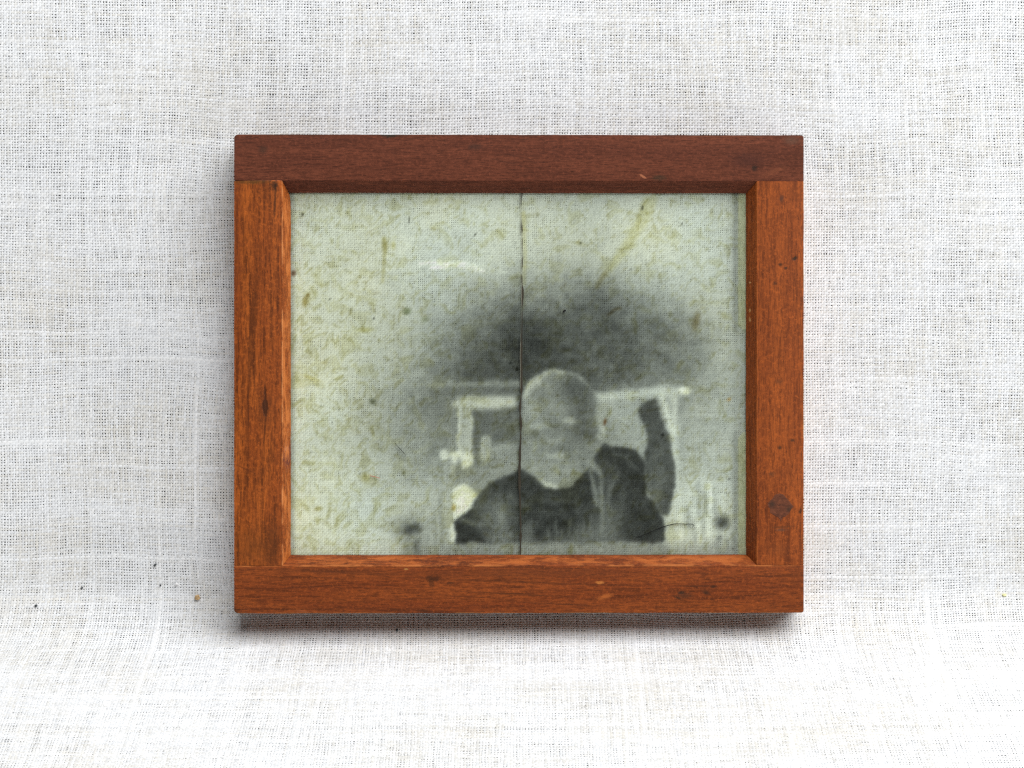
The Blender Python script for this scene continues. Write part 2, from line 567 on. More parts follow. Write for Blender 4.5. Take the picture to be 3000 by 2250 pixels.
bot_mat = wood('brown_cherry', lin(84, 40, 17), lin(140, 66, 28), lin(160, 80, 34), 'x', 4, [
    (1268, 1695, 30, 12, 0, lin(48, 28, 16), .75, .8), (1262, 1708, 10, 20, 12, lin(70, 40, 20), .6, .8),
    (1318, 1708, 14, 5, 0, lin(66, 40, 24), .6, .7), (1520, 1705, 330, 4, -2, lin(84, 44, 22), .6, .9),
    (1640, 1770, 160, 3, -3, lin(90, 46, 24), .6, .9), (1500, 1740, 190, 3, -3, lin(90, 48, 24), .6, .7),
    (1995, 1737, 12, 6, 0, lin(44, 34, 26), .85, .7), (2003, 1745, 30, 12, 0, lin(78, 50, 34), .6, .9),
    (2068, 1737, 14, 8, -20, lin(56, 38, 26), .75, .8), (2040, 1718, 60, 3, 0, lin(66, 38, 22), .65, .8),
    (2090, 1720, 10, 4, 10, lin(46, 32, 22), .8, .6), (1985, 1752, 16, 4, -20, lin(60, 40, 26), .7, .7),
    (1755, 1707, 14, 5, 0, lin(206, 128, 66), .8, .5), (1772, 1748, 26, 8, 15, lin(200, 110, 52), .7, .8),
    (1338, 1798, 8, 3, 0, lin(205, 170, 120), .8, .5), (1240, 1789, 24, 5, 0, lin(60, 36, 22), .7, .8),
    (1188, 1667, 7, 3, 0, lin(200, 140, 80), .8, .5), (965, 1675, 200, 6, -2, lin(90, 48, 26), .5, .9),
    (890, 1720, 120, 3, 3, lin(88, 42, 20), .6, .8), (885, 1790, 22, 4, -8, lin(168, 92, 54), .6, .6),
    (1500, 1680, 460, 16, 0, lin(104, 54, 26), .45, .9), (690, 1795, 20, 14, 0, lin(60, 40, 20), .6, .9)],
    streak=.85, edges=[(1, yib, .42, lin(204, 122, 66), .8), (1, yb, .3, lin(176, 120, 72), .6), (1, (yib + yeb) / 2, 1.7, lin(204, 112, 54), .7)])  # last, widest band paints the light caught by the bottom chamfer

# rails run right across; the stiles are housed between them; inner arris chamfered down to the plate
r_top = finish(rail_mesh('rail', [(yt, B, x0, x1), (yt, F, x0, x1), (yit, F, x0, x1), (yet, E, xe0, xe1), (yet, B, xe0, xe1), (yit, B, x0, x1)],
                         140, 0.00009, 3, None, (0.0013, 0.0010)), 'rail', top_mat, False, 0.00032)
tag(r_top, 'darker maroon brown rail along the top')
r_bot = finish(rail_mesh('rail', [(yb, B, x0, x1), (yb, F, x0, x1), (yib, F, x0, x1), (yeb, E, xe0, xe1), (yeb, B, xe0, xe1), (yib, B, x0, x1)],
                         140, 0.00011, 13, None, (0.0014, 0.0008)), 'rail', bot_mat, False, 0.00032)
tag(r_bot, 'orange brown rail along the bottom with dark scuffs')


def chip_left(P):                              # the upper end of the left chamfer is broken away
    n = P.shape[0]
    for i in range(n):
        for j in (3, 4):
            if i < 6:
                P[i, j, 0] += 0.0003 * math.sin(i * 2.1)
                P[i, j, 1] -= 0.00035 * (1 - i / 6) + 0.0001 * math.cos(i * 3.7)
    P[0, 2, 1] -= 0.0004
    P[0, 0:3, 0] -= np.array([0.0001, 0.0003, -0.0002])


chip_y = loc(0, 574, BEV)[1]
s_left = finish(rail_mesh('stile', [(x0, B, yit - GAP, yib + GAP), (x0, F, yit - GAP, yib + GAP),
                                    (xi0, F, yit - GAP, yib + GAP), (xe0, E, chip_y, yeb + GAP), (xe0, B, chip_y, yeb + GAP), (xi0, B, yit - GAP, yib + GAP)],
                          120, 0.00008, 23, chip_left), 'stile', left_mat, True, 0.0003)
tag(s_left, 'bright orange brown stile at the left with a dark knot crack and a broken chamfer end')
s_right = finish(rail_mesh('stile', [(x1, B, yit - GAP, yib + GAP), (x1, F, yit - GAP, yib + GAP),
                                     (xi1, F, yit - GAP, yib + GAP), (xe1, E, yet - GAP, yeb + GAP), (xe1, B, yet - GAP, yeb + GAP), (xi1, B, yit - GAP, yib + GAP)],
                           120, 0.00010, 33), 'stile', right_mat, True, 0.0003)
tag(s_right, 'russet stile at the right with a dark diamond shaped plug')

# dark plug let into the right stile
plug_out = [(2253, 1470), (2262, 1462), (2270, 1450), (2283, 1446), (2296, 1450), (2306, 1462), (2316, 1474), (2325, 1485),
            (2317, 1494), (2311, 1506), (2301, 1514), (2293, 1516), (2287, 1528), (2281, 1517), (2268, 1511), (2256, 1503), (2254, 1490), (2247, 1480)]
bm = bmesh.new()
cx, cy = loc(2285, 1484)
topv, midv, lowv = [], [], []
for (px, py) in plug_out:
    x, y = loc(px, py)
    topv.append(bm.verts.new((cx + (x - cx) * .93, cy + (y - cy) * .93, F + 0.00005)))
    midv.append(bm.verts.new((x, y, F + 0.00002)))
    lowv.append(bm.verts.new((x, y, F - 0.0012)))
n = len(topv)
for i in range(n):
    j = (i + 1) % n
    bm.faces.new((midv[i], midv[j], topv[j], topv[i]))
    bm.faces.new((lowv[i], lowv[j], midv[j], midv[i]))
cv = bm.verts.new((cx, cy, F + 0.00004))
for i in range(n):
    bm.faces.new((topv[i], topv[(i + 1) % n], cv))
bmesh.ops.recalc_face_normals(bm, faces=bm.faces)
me = bpy.data.meshes.new('wood_plug')
bm.to_mesh(me)
bm.free()
plug = bpy.data.objects.new('wood_plug', me)
me.materials.append(wood('plug_wood', lin(84, 48, 36), lin(116, 66, 46), lin(126, 72, 50), 'x', 7,
                         [(2262, 1478, 10, 12, 0, lin(62, 46, 38), .7, .8), (2312, 1492, 12, 10, 0, lin(66, 48, 38), .7, .8)], rough=.6))
link(plug, s_right)

# ------------------------------------------------------------------ the negative in the frame
neg_root = bpy.data.objects.new('photographic_negative', None)
neg_root.empty_display_size = 0.02
link(neg_root)
neg_root.matrix_world = FM
tag(neg_root, 'stained see-through negative of a seated child, cracked down the middle, inside the wooden frame', 'negative')

ZP = E - 0.0004                                  # its face lies just behind the chamfer
DP = THICK - ZP
sx = np.arange(838, 2202, 3.0)
sy = np.arange(554, 1640, 3.0)
PXX, PYY = np.meshgrid(sx, sy, indexing='ij')
FX, FY = (PXX - 850) / 0.6449, (PYY - 560) / 0.6449     # drawing units used below
CELL = 3.0 / 0.6449
FX0, FY0 = FX, FY                                # the emulsion's edges are never clean: draw on slightly wandering coordinates
FX = FX0 + 5 * vnoise(FX0 / 34, FY0 / 34, 290) + 4 * vnoise(FX0 / 13, FY0 / 13, 291)
FY = FY0 + 5 * vnoise(FX0 / 34, FY0 / 34, 292) + 4 * vnoise(FX0 / 13, FY0 / 13, 293)


def blur(a, s):
    s = s / CELL
    if s < 0.25:
        return a
    r = int(3 * s) + 1
    kx = np.exp(-0.5 * (np.arange(-r, r + 1) / s) ** 2)
    kx /= kx.sum()
    a = np.pad(a, r, mode='edge')
    a = np.apply_along_axis(lambda q: np.convolve(q, kx, 'valid'), 0, a)
    return np.apply_along_axis(lambda q: np.convolve(q, kx, 'valid'), 1, a)


def poly(pts, soft):
    ins = np.zeros(FX.shape, dtype=float)
    for ox in (-0.25, 0.25):
        for oy in (-0.25, 0.25):
            xx, yy = FX + ox * CELL, FY + oy * CELL
            m = np.zeros(FX.shape, dtype=bool)
            for (xa, ya), (xb, yb_) in zip(pts, pts[1:] + pts[:1]):
                if ya == yb_:
                    continue
                c = ((ya > yy) != (yb_ > yy)) & (xx < (xb - xa) * (yy - ya) / (yb_ - ya) + xa)
                m ^= c
            ins += m * 0.25
    return blur(ins, soft)


def ell(cx, cy, rx, ry, soft=0.5, rot=0):
    c, s = math.cos(R(rot)), math.sin(R(rot))
    u = ((FX - cx) * c + (FY - cy) * s) / rx
    v = ((FY - cy) * c - (FX - cx) * s) / ry
    d = np.sqrt(u * u + v * v)
    t = np.clip((1 + soft - d) / (2 * soft + 1e-6), 0, 1)
    return t * t * (3 - 2 * t)


def stroke(pts, w, soft=0.6):
    d = np.full(FX.shape, 1e9)
    for (xa, ya), (xb, yb_) in zip(pts, pts[1:]):
        L2 = (xb - xa) ** 2 + (yb_ - ya) ** 2 + 1e-9
        t = np.clip(((FX - xa) * (xb - xa) + (FY - ya) * (yb_ - ya)) / L2, 0, 1)
        d = np.minimum(d, np.hypot(FX - xa - t * (xb - xa), FY - ya - t * (yb_ - ya)))
    t = np.clip((w * (1 + soft) - d) / (2 * w * soft), 0, 1)
    return t * t * (3 - 2 * t)


G = np.full(FX.shape, 187.0)


def lay(mask, val, a=1.0):
    global G
    G = G * (1 - mask * a) + val * mask * a


# broad tones of the exposed plate, read off on a coarse net of points
GXS = [0, 200, 400, 600, 800, 950, 1030, 1100, 1250, 1400, 1550, 1700, 1850, 2000]
GYS = [0, 200, 330, 430, 520, 620, 720, 820, 900, 1000, 1100, 1200, 1300, 1400, 1500, 1640]
NET = [[178, 186, 186, 188, 188, 186, 186, 188, 180, 176, 182, 188, 186, 176],
       [183, 188, 186, 184, 184, 184, 180, 182, 174, 170, 186, 188, 184, 172],
       [186, 188, 184, 184, 186, 180, 168, 166, 160, 164, 178, 182, 184, 174],
       [188, 190, 182, 174, 168, 156, 132, 148, 140, 122, 150, 164, 178, 176],
       [188, 188, 180, 166, 150, 136, 106, 124, 120, 106, 126, 138, 160, 176],
       [190, 188, 176, 156, 122, 106, 80, 90, 96, 103, 112, 120, 136, 170],
       [190, 188, 172, 148, 112, 100, 78, 87, 94, 101, 106, 114, 132, 166],
       [190, 188, 168, 142, 106, 96, 74, 86, 96, 105, 112, 118, 136, 162],
       [190, 186, 162, 136, 114, 108, 98, 104, 110, 118, 124, 130, 144, 158],
       [190, 184, 156, 134, 126, 110, 110, 120, 126, 130, 138, 142, 148, 160],
       [190, 184, 158, 136, 128, 124, 124, 128, 134, 140, 144, 150, 156, 165],
       [192, 188, 166, 140, 138, 134, 134, 136, 140, 142, 146, 152, 162, 172],
       [192, 190, 176, 150, 148, 140, 140, 140, 140, 142, 150, 165, 172, 172],
       [194, 192, 184, 168, 164, 150, 150, 150, 150, 150, 156, 174, 180, 176],
       [195, 194, 186, 170, 164, 150, 150, 150, 155, 158, 164, 180, 186, 176],
       [190, 192, 188, 160, 140, 136, 136, 136, 136, 140, 145, 152, 162, 160]]
NET = np.array(NET, dtype=float)
rows_ = np.stack([np.interp(FX[:, 0], GXS, row) for row in NET], 1)          # along x
wob_y = FY[0] + 0.0
G = np.stack([np.interp(wob_y, GYS, rows_[i]) for i in range(rows_.shape[0])], 0)
G = blur(G, 34)
G -= 11 * np.clip((150 - G) / 40, 0, 1)
G += 6 * fbm(FX / 150, FY / 150, 301, 3)
G += (13 * fbm(FX / 80, FY / 60, 311, 3) + 7 * vnoise(FX / 26, FY / 30, 315)) * np.clip((178 - G) / 40, 0, 1)
lay(poly([(560, 868), (1050, 862), (1050, 886), (560, 890)], 6), 150, .75)
lay(poly([(620, 890), (1045, 886), (1045, 922), (640, 934)], 8), 108, .7)
# chair
lay(poly([(825, 985), (1042, 975), (1042, 1150), (860, 1150), (828, 1240)], 7), 104)
lay(poly([(850, 1150), (1045, 1140), (1045, 1330), (880, 1360), (780, 1270)], 12), 134)
lay(poly([(720, 1280), (790, 1250), (900, 1290), (880, 1350), (820, 1380), (735, 1330)], 10), 136, .9)
lay(poly([(1395, 935), (1700, 920), (1700, 1140), (1600, 1170), (1400, 1130)], 8), 148)
lay(ell(1500, 1010, 60, 60, .9), 160, .5)
lay(ell(1440, 1090, 40, 60, .9), 122, .5)
lay(poly([(722, 958), (795, 934), (1030, 926), (1032, 976), (860, 992), (755, 985)], 8), 184, .9)
lay(ell(830, 950, 30, 22, .9), 160, .5)
lay(poly([(764, 985), (826, 985), (826, 1200), (758, 1200)], 4), 160)
lay(stroke([(768, 990), (764, 1200)], 7), 186, .8)
lay(stroke([(821, 995), (822, 1200)], 5), 182, .7)
lay(ell(702, 1196, 22, 24, .4), 196, .95)
lay(poly([(720, 1190), (765, 1180), (830, 1185), (830, 1232), (786, 1264), (768, 1220), (758, 1245), (735, 1235)], 4), 196)
lay(ell(765, 1250, 14, 40, .5), 132, .9)
lay(stroke([(736, 1248), (750, 1312)], 4), 178, .7)
lay(poly([(836, 1060), (858, 1060), (862, 1250), (842, 1260)], 6), 104, .8)
lay(poly([(864, 1130), (872, 1110), (905, 1108), (914, 1130), (912, 1215), (868, 1225)], 4), 150)
lay(stroke([(872, 1120), (874, 1220)], 6), 176, .8)
lay(stroke([(895, 1185), (895, 1215)], 10), 178, .6)
lay(stroke([(918, 1170), (990, 1155)], 9), 158, .6)
lay(poly([(1378, 915), (1500, 905), (1690, 886), (1812, 886), (1808, 916), (1720, 926), (1540, 940), (1410, 950)], 10), 186, .9)
lay(ell(1790, 905, 24, 16, .5), 214, .8)
lay(stroke([(1692, 930), (1738, 1095)], 14, .9), 196, .85)
lay(stroke([(1748, 930), (1752, 1320)], 14, .9), 190, .7)
lay(stroke([(1725, 930), (1745, 1050)], 10, .9), 168, .6)
# light ground at the right and the left
lay(poly([(1720, 1390), (1800, 1300), (2060, 1310), (2060, 1600), (1715, 1605)], 25), 186, .9)
lay(poly([(738, 1348), (790, 1328), (848, 1372), (836, 1412), (802, 1452), (745, 1495), (732, 1440)], 4), 206)
lay(poly([(640, 1390), (730, 1360), (735, 1600), (640, 1620)], 14), 158, .7)
lay(ell(738, 1552, 12, 42, .4), 196, .95)
lay(ell(545, 1530, 85, 55, .9), 132, .75)
lay(ell(548, 1532, 38, 24, .7), 74, .85)
lay(poly([(515, 1570), (600, 1570), (605, 1660), (510, 1660)], 12), 136, .75)
lay(ell(578, 1610, 16, 36, .6), 100, .6)
# head
head = [(1058, 905), (1072, 868), (1120, 832), (1180, 809), (1240, 808), (1300, 832), (1350, 872), (1382, 912), (1388, 1000), (1385, 1060),
        (1408, 1090), (1400, 1160), (1378, 1220), (1350, 1262), (1325, 1300), (1270, 1335), (1200, 1350), (1150, 1336), (1105, 1292), (1068, 1250), (1056, 1100)]
hm = poly(head, 4)
lay(hm, 126)
G0 = G.copy()
for (cx_, cy_, rx_, ry_, v_, a_) in (
        (1095, 990, 45, 60, 150, .8), (1208, 985, 45, 40, 136, .6), (1140, 928, 42, 22, 114, .6), (1292, 890, 62, 56, 84, .85), (1325, 985, 58, 75, 92, .85),
        (1128, 1061, 36, 13, 164, .75), (1271, 1043, 26, 13, 172, .85), (1212, 1073, 42, 28, 106, .5), (1112, 1106, 20, 17, 100, .8),
        (1197, 1134, 34, 13, 152, .7), (1326, 1100, 62, 42, 88, .8), (1242, 1166, 42, 24, 108, .5), (1202, 1203, 30, 11, 166, .5),
        (1259, 1202, 22, 13, 108, .6), (1100, 1200, 34, 70, 150, .6), (1190, 1275, 85, 50, 150, .75), (1345, 1200, 32, 50, 122, .6),
        (1140, 1165, 16, 10, 116, .5), (1150, 1235, 26, 18, 128, .4), (1100, 1295, 16, 12, 168, .6)):
    lay(ell(cx_, cy_, rx_, ry_, v_ and .95), v_, a_)
lay(stroke([(1160, 1192), (1182, 1204), (1206, 1207), (1236, 1196)], 10, .95), 164, .45)
lay(stroke([(1155, 1176), (1172, 1182)], 5, .95), 112, .5)
lay(stroke([(1180, 1222), (1215, 1226)], 6, .95), 124, .5)
lay(stroke([(1238, 1240), (1226, 1300)], 5, .95), 112, .6)
lay(stroke([(1066, 925), (1078, 885), (1120, 862)], 18, .95), 176, .8)
lay(stroke([(1120, 846), (1185, 817), (1245, 815)], 9, .95), 164, .8)
lay(stroke([(1245, 815), (1307, 839), (1367, 886)], 6, .95), 156, .75)
lay(stroke([(1128, 1312), (1160, 1334), (1210, 1340)], 9, .95), 192, .8)
G = G * hm + G0 * (1 - hm)
lay(stroke([(1413, 1063), (1420, 1080), (1426, 1100)], 6, .95), 172, .8)
lay(ell(1400, 1111, 12, 12, .9), 168, .75)
# clothes
body = [(748, 1502), (772, 1480), (830, 1432), (852, 1385), (905, 1325), (1000, 1285), (1050, 1262), (1080, 1275), (1108, 1298), (1152, 1340), (1205, 1354),
        (1275, 1338), (1322, 1300), (1352, 1258), (1392, 1190), (1420, 1142), (1450, 1158), (1520, 1164), (1570, 1180), (1606, 1222), (1618, 1300), (1618, 1385),
        (1668, 1430), (1698, 1490), (1708, 1585), (1680, 1600), (1440, 1590), (1100, 1600), (900, 1600), (752, 1596)]
bm_ = poly(body, 4)
lay(bm_, 69)
G0 = G.copy()
G += 15 * fbm(FX / 34, FY / 46, 333, 3)
lay(ell(930, 1470, 70, 80, .9), 116, .8)
lay(ell(965, 1480, 24, 50, .9), 128, .6)
lay(ell(870, 1420, 40, 40, .9), 96, .6)
lay(poly([(748, 1502), (800, 1500), (910, 1580), (880, 1602), (758, 1592)], 4), 60)
lay(stroke([(775, 1492), (850, 1512), (930, 1520)], 8, .9), 116, .7)
lay(ell(960, 1575, 70, 30, .9), 122, .8)
lay(stroke([(1000, 1395), (1080, 1440)], 16, .9), 98, .6)
lay(poly([(1060, 1500), (1105, 1490), (1100, 1600), (1020, 1600)], 10), 108, .7)
for xx, hh in ((1170, 1530), (1205, 1500), (1232, 1540), (1265, 1490), (1300, 1520), (1335, 1500), (1362, 1480)):
    lay(stroke([(xx, hh), (xx + 6, 1600)], 5, .95), 110, .7)
lay(ell(1340, 1560, 50, 50, .9), 112, .55)
lay(stroke([(1360, 1235), (1372, 1310), (1392, 1420)], 10, .95), 124, .9)
lay(stroke([(1365, 1228), (1410, 1290), (1416, 1420), (1420, 1590)], 11, .95), 130, .9)
lay(ell(1365, 1225, 16, 18, .8), 152, .8)
lay(ell(1450, 1520, 60, 90, .9), 112, .85)
lay(stroke([(1482, 1290), (1455, 1350), (1440, 1440)], 12, .95), 108, .7)
lay(stroke([(1540, 1300), (1500, 1420)], 12, .95), 96, .5)
lay(ell(1450, 1290, 40, 50, .9), 96, .5)
lay(ell(1500, 1190, 80, 24, .9), 66, .6)
lay(ell(1560, 1290, 60, 90, .9), 60, .6)
lay(stroke([(1470, 1190), (1530, 1215), (1580, 1270)], 7, .95), 92, .6)
lay(stroke([(1560, 1420), (1640, 1470), (1690, 1560)], 9, .95), 86, .5)
lay(stroke([(1150, 1400), (1290, 1410)], 10, .95), 92, .5)
lay(stroke([(1120, 1450), (1200, 1470)], 8, .95), 94, .5)
lay(stroke([(1160, 1360), (1300, 1350)], 8, .95), 58, .6)
lay(ell(1080, 1340, 40, 30, .9), 60, .5)
lay(ell(1600, 1520, 90, 80, .9), 62, .6)
lay(stroke([(1600, 1230), (1612, 1340)], 9, .9), 58, .7)
G = G * bm_ + G0 * (1 - bm_)
lay(poly([(1050, 1560), (1110, 1575), (1230, 1570), (1300, 1560), (1400, 1545), (1440, 1560), (1450, 1612), (1050, 1612)], 12), 112, .55)
lay(stroke([(760, 1606), (1690, 1606)], 9, .95), 122, .7)
# raised arm
arm = [(1578, 1000), (1600, 968), (1657, 942), (1682, 1000), (1700, 1075), (1722, 1108), (1736, 1180), (1750, 1262), (1753, 1340), (1738, 1410),
       (1712, 1475), (1690, 1468), (1655, 1412), (1622, 1372), (1616, 1290), (1604, 1200), (1626, 1140), (1606, 1062), (1584, 1030)]
am = poly(arm, 4)
lay(am, 84)
G0 = G.copy()
lay(ell(1662, 1330, 36, 100, .9), 104, .8)
G += 7 * fbm(FX / 40, FY / 50, 334, 3) * am
lay(stroke([(1650, 1235), (1740, 1228)], 8, .9), 84, .7)
lay(stroke([(1728, 1160), (1745, 1320)], 9, .9), 86, .8)
lay(ell(1650, 1395, 36, 36, .9), 112, .6)
lay(stroke([(1700, 1170), (1640, 1220)], 9, .9), 104, .6)
lay(ell(1640, 1010, 40, 50, .8), 80, .7)
G = G * am + G0 * (1 - am)
# ground strip and reeds
lay(poly([(700, 1602), (1720, 1600), (1720, 1700), (700, 1700)], 7), 136, .9)
for xx, ya, yb2, v in ((1852, 1320, 1500, 158), (1905, 1330, 1430, 218), (1895, 1440, 1560, 204), (1845, 1520, 1600, 206), (1770, 1470, 1580, 204), (2000, 1420, 1500, 200), (2028, 1570, 1640, 196), (1880, 1370, 1470, 150), (1925, 1350, 1480, 160), (1800, 1440, 1520, 150),
                       (1830, 1500, 1600, 160), (2010, 1560, 1650, 118), (2045, 1560, 1650, 124), (1985, 1590, 1650, 140), (1940, 1600, 1650, 130),
                       (1870, 1480, 1600, 168), (680, 1400, 1620, 140), (705, 1380, 1500, 168), (655, 1480, 1640, 146), (620, 1560, 1660, 140)):
    lay(stroke([(xx, ya), (xx + 12, yb2)], 9, .95), v, .85)
lay(ell(1968, 1506, 34, 32, .8), 82, .9)
lay(ell(1955, 1575, 13, 13, .8), 112, .7)
lay(poly([(1740, 1610), (2060, 1600), (2060, 1700), (1740, 1700)], 12), 150, .6)
lay(poly([(600, 1600), (700, 1600), (700, 1700), (590, 1700)], 12), 140, .6)
G += 5 * vnoise(FX / 6, FY / 60, 350) * np.clip((FY - 1560) / 60, 0, 1)
# scratches in the film
G = blur(G, 4.0)
G += (5 * vnoise(FX0 / 12, FY0 / 12, 366) + 4.5 * vnoise(FX0 / 27, FY0 / 24, 367)) * np.clip((205 - G) / 60, 0.3, 1)
FX, FY = FX0, FY0
G1 = G.copy()
lay(stroke([(592, 326), (700, 322), (800, 326), (835, 332)], 9, .9), 226, .8)
lay(stroke([(640, 346), (760, 340), (880, 362)], 7, .9), 228, .85)
lay(stroke([(700, 330), (850, 345)], 5, .9), 226, .6)
lay(stroke([(440, 352), (590, 345)], 3, .9), 216, .6)
lay(stroke([(480, 390), (600, 372)], 3, .9), 214, .5)
lay(stroke([(850, 330), (1010, 378)], 4, .9), 206, .6)
rag = np.clip(0.62 + 0.9 * vnoise(FX / 45, FY / 4.5, 364), 0, 1)
G = G1 + (G - G1) * rag
# edges
lay(np.clip((30 - FX) / 22, 0, 1), 120, .6)  # contact shade of the gap beside the left stile, painted into the film
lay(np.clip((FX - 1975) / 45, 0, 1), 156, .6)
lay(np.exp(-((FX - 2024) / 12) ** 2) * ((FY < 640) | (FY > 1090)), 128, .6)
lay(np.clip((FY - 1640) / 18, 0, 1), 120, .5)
G += 3.2 * vnoise(FX / 5, FY / 5, 360) + 2.5 * vnoise(FX / 13, FY / 11, 361)

# tint: greenish clear film, neutral silver, olive and brown stains
bright = np.clip((G - 70) / 130, 0, 1)
yel = np.clip(0.30 + 0.55 * fbm(FX / 300, FY / 300, 370, 2) + 0.45 * np.clip((420 - FX) / 420, 0, 1) + 0.25 * np.clip((FY - 1350) / 300, 0, 1), 0, 1) * bright
cool = np.array([0.945, 1.0, 0.925])
warm = np.array([0.985, 1.01, 0.865])
Cc = cool[None, None] * (1 - yel[..., None]) + warm[None, None] * yel[..., None]
dkt = np.array([0.945, 1.0, 0.94])
Cc = Cc * bright[..., None] + dkt * (1 - bright[..., None])
IMG = G[..., None] * Cc


def stain(mask, rgb, a=1.0):
    global IMG
    a = a * 0.85
    IMG = IMG * (1 - (mask * a)[..., None]) + IMG * (np.array(rgb) / 200.0)[None, None] * (mask * a)[..., None]


wx_, wy_ = 30 * vnoise(FX / 45, FY / 45, 381), 30 * vnoise(FX / 45, FY / 45, 383)
blot = fbm((FX + wx_) / 40, (FY + wy_) / 34, 380, 3)
dens = 0.10 * np.clip((700 - FX) / 700, -0.3, 1) + 0.05 * fbm(FX / 200, FY / 200, 385, 2)
m1 = np.clip((blot + dens - 0.14) / 0.30, 0, 1)
stain(m1, (174, 171, 142), .5)
blot2 = fbm((FX + wx_) / 15, (FY + wy_) / 15, 390, 2)
stain(np.clip((blot2 + dens - 0.30) / 0.25, 0, 1), (156, 152, 120), .6)
blot3 = fbm(FX / 18 + FY / 60, FY / 18, 395, 2)
stain(np.clip((blot3 - 0.55) / 0.2, 0, 1), (140, 134, 104), .45)
stain(poly([(1612, 20), (1676, 20), (1640, 115), (1560, 245), (1475, 352), (1425, 385), (1470, 290), (1545, 185)], 7), (184, 180, 146), .6)
stain(stroke([(1430, 370), (1395, 430)], 12, .9), (160, 150, 110), .6)
stain(stroke([(424, 212), (432, 260), (428, 300), (420, 410)], 8, .9), (166, 160, 122), .6)
stain(ell(430, 245, 15, 32, .7), (150, 143, 98), .6)
stain(ell(470, 245, 9, 16, .8), (160, 152, 96), .6)
stain(ell(70, 500, 13, 24, .7, 10), (140, 126, 78), .8)
stain(ell(82, 470, 10, 7, .7, -30), (120, 105, 64), .8)
stain(ell(16, 372, 11, 12, .7, 25), (90, 62, 46), .9)
stain(ell(530, 545, 18, 14, .7), (104, 112, 84), .8)
stain(ell(612, 580, 16, 13, .8), (130, 134, 100), .6)
stain(ell(375, 955, 16, 12, .8, 25), (96, 100, 88), .8)
stain(stroke([(1060, 100), (1066, 300), (1062, 420)], 9, .9), (186, 178, 136), .5)
stain(ell(1845, 590, 16, 40, .8, 12), (136, 118, 78), .6)
stain(stroke([(1445, 560), (1475, 535), (1500, 530)], 7, .9), (128, 112, 78), .6)
stain(ell(130, 1440, 16, 9, .8), (140, 132, 80), .8)
stain(ell(345, 1300, 24, 18, .9), (150, 140, 84), .7)
stain(ell(515, 1280, 9, 8, .8), (110, 108, 70), .7)
stain(ell(742, 1435, 9, 14, .8), (150, 130, 70), .8)
stain(ell(1430, 1047, 6, 14, .8, 8), (130, 84, 50), .9)
stain(ell(1995, 945, 8, 7, .8), (196, 140, 60), .7)
stain(ell(330, 630, 40, 10, .9), (170, 164, 110), .6)
stain(ell(100, 850, 40, 8, .9, 20), (170, 160, 100), .6)
r2 = np.random.default_rng(77)
for k in range(150):                             # fine brown fox marks
    cx_, cy_ = r2.uniform(10, 2060), r2.uniform(10, 1640)
    a = r2.uniform(3, 9)
    stain(ell(cx_, cy_, a * r2.uniform(1, 2), a * .7, .8, r2.uniform(-60, 60)), (156, 146, 112), r2.uniform(.2, .6))
for (cx_, cy_, a, b, rt) in ((840, 196, 7, 4, -40), (1780, 148, 5, 5, 0), (1600, 75, 5, 10, 0), (380, 578, 4, 6, 20), (180, 490, 4, 4, 0), (57, 105, 5, 8, -20),
                             (1318, 235, 4, 5, 0), (1548, 353, 4, 3, 0), (1820, 400, 4, 3, 30), (1995, 1308, 6, 4, 0), (1692, 1107, 6, 6, 0), (1000, 780, 7, 4, 0),
                             (1030, 806, 6, 11, 0), (484, 980, 3, 4, 0), (191, 1050, 3, 3, 0), (2012, 1625, 4, 3, 0), (95, 1185, 3, 3, 0), (540, 130, 2, 14, 4)):
    stain(ell(cx_, cy_, a, b, .5, rt), (48, 48, 44), .8)
for k in range(70):
    stain(ell(r2.uniform(10, 2060), r2.uniform(10, 1640), r2.uniform(2, 3.2), r2.uniform(2, 3.2), .6), (60, 60, 56), r2.uniform(.4, .9))

IMG = 188 + (IMG - 188) * 1.10
REF = np.array([206.0, 207.0, 203.0])            # bare backing cloth as lit here
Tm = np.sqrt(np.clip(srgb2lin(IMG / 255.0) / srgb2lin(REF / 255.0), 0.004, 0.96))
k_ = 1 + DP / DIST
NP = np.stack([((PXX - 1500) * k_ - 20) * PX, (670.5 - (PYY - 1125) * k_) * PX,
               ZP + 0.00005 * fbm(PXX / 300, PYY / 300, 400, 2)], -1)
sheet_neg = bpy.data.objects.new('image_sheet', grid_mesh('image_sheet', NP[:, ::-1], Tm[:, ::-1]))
k = NT('silver_image_film')
at = k.n('ShaderNodeAttribute', attribute_name='tone')
tr = k.n('ShaderNodeBsdfTransparent')
k.l(at.outputs['Color'], tr.inputs[0])
gl = k.n('ShaderNodeBsdfGlossy')
gl.inputs['Roughness'].default_value = 0.22
gl.inputs[0].default_value = (1, 1, 1, 1)
tc = k.n('ShaderNodeTexCoord')
bn = k.n('ShaderNodeBump')
bn.inputs['Strength'].default_value = 0.3
bn.inputs['Distance'].default_value = 1e-4
k.l(k.noise(tc.outputs['Object'], (300, 300, 300), 4), bn.inputs['Height'])
k.l(bn.outputs[0], gl.inputs['Normal'])
fr = k.n('ShaderNodeFresnel')
fr.inputs[0].default_value = 1.42
ms = k.n('ShaderNodeMixShader')
geo = k.n('ShaderNodeNewGeometry')
k.l(k.math('MULTIPLY', fr.outputs[0], k.math('SUBTRACT', 1.0, geo.outputs['Backfacing'])), ms.inputs[0])
k.l(tr.outputs[0], ms.inputs[1])
k.l(gl.outputs[0], ms.inputs[2])
k.l(ms.outputs[0], k.out.inputs[0])
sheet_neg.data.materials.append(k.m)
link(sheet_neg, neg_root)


def zf(x, y):
    return 850 + .6449 * x, 560 + .6449 * y


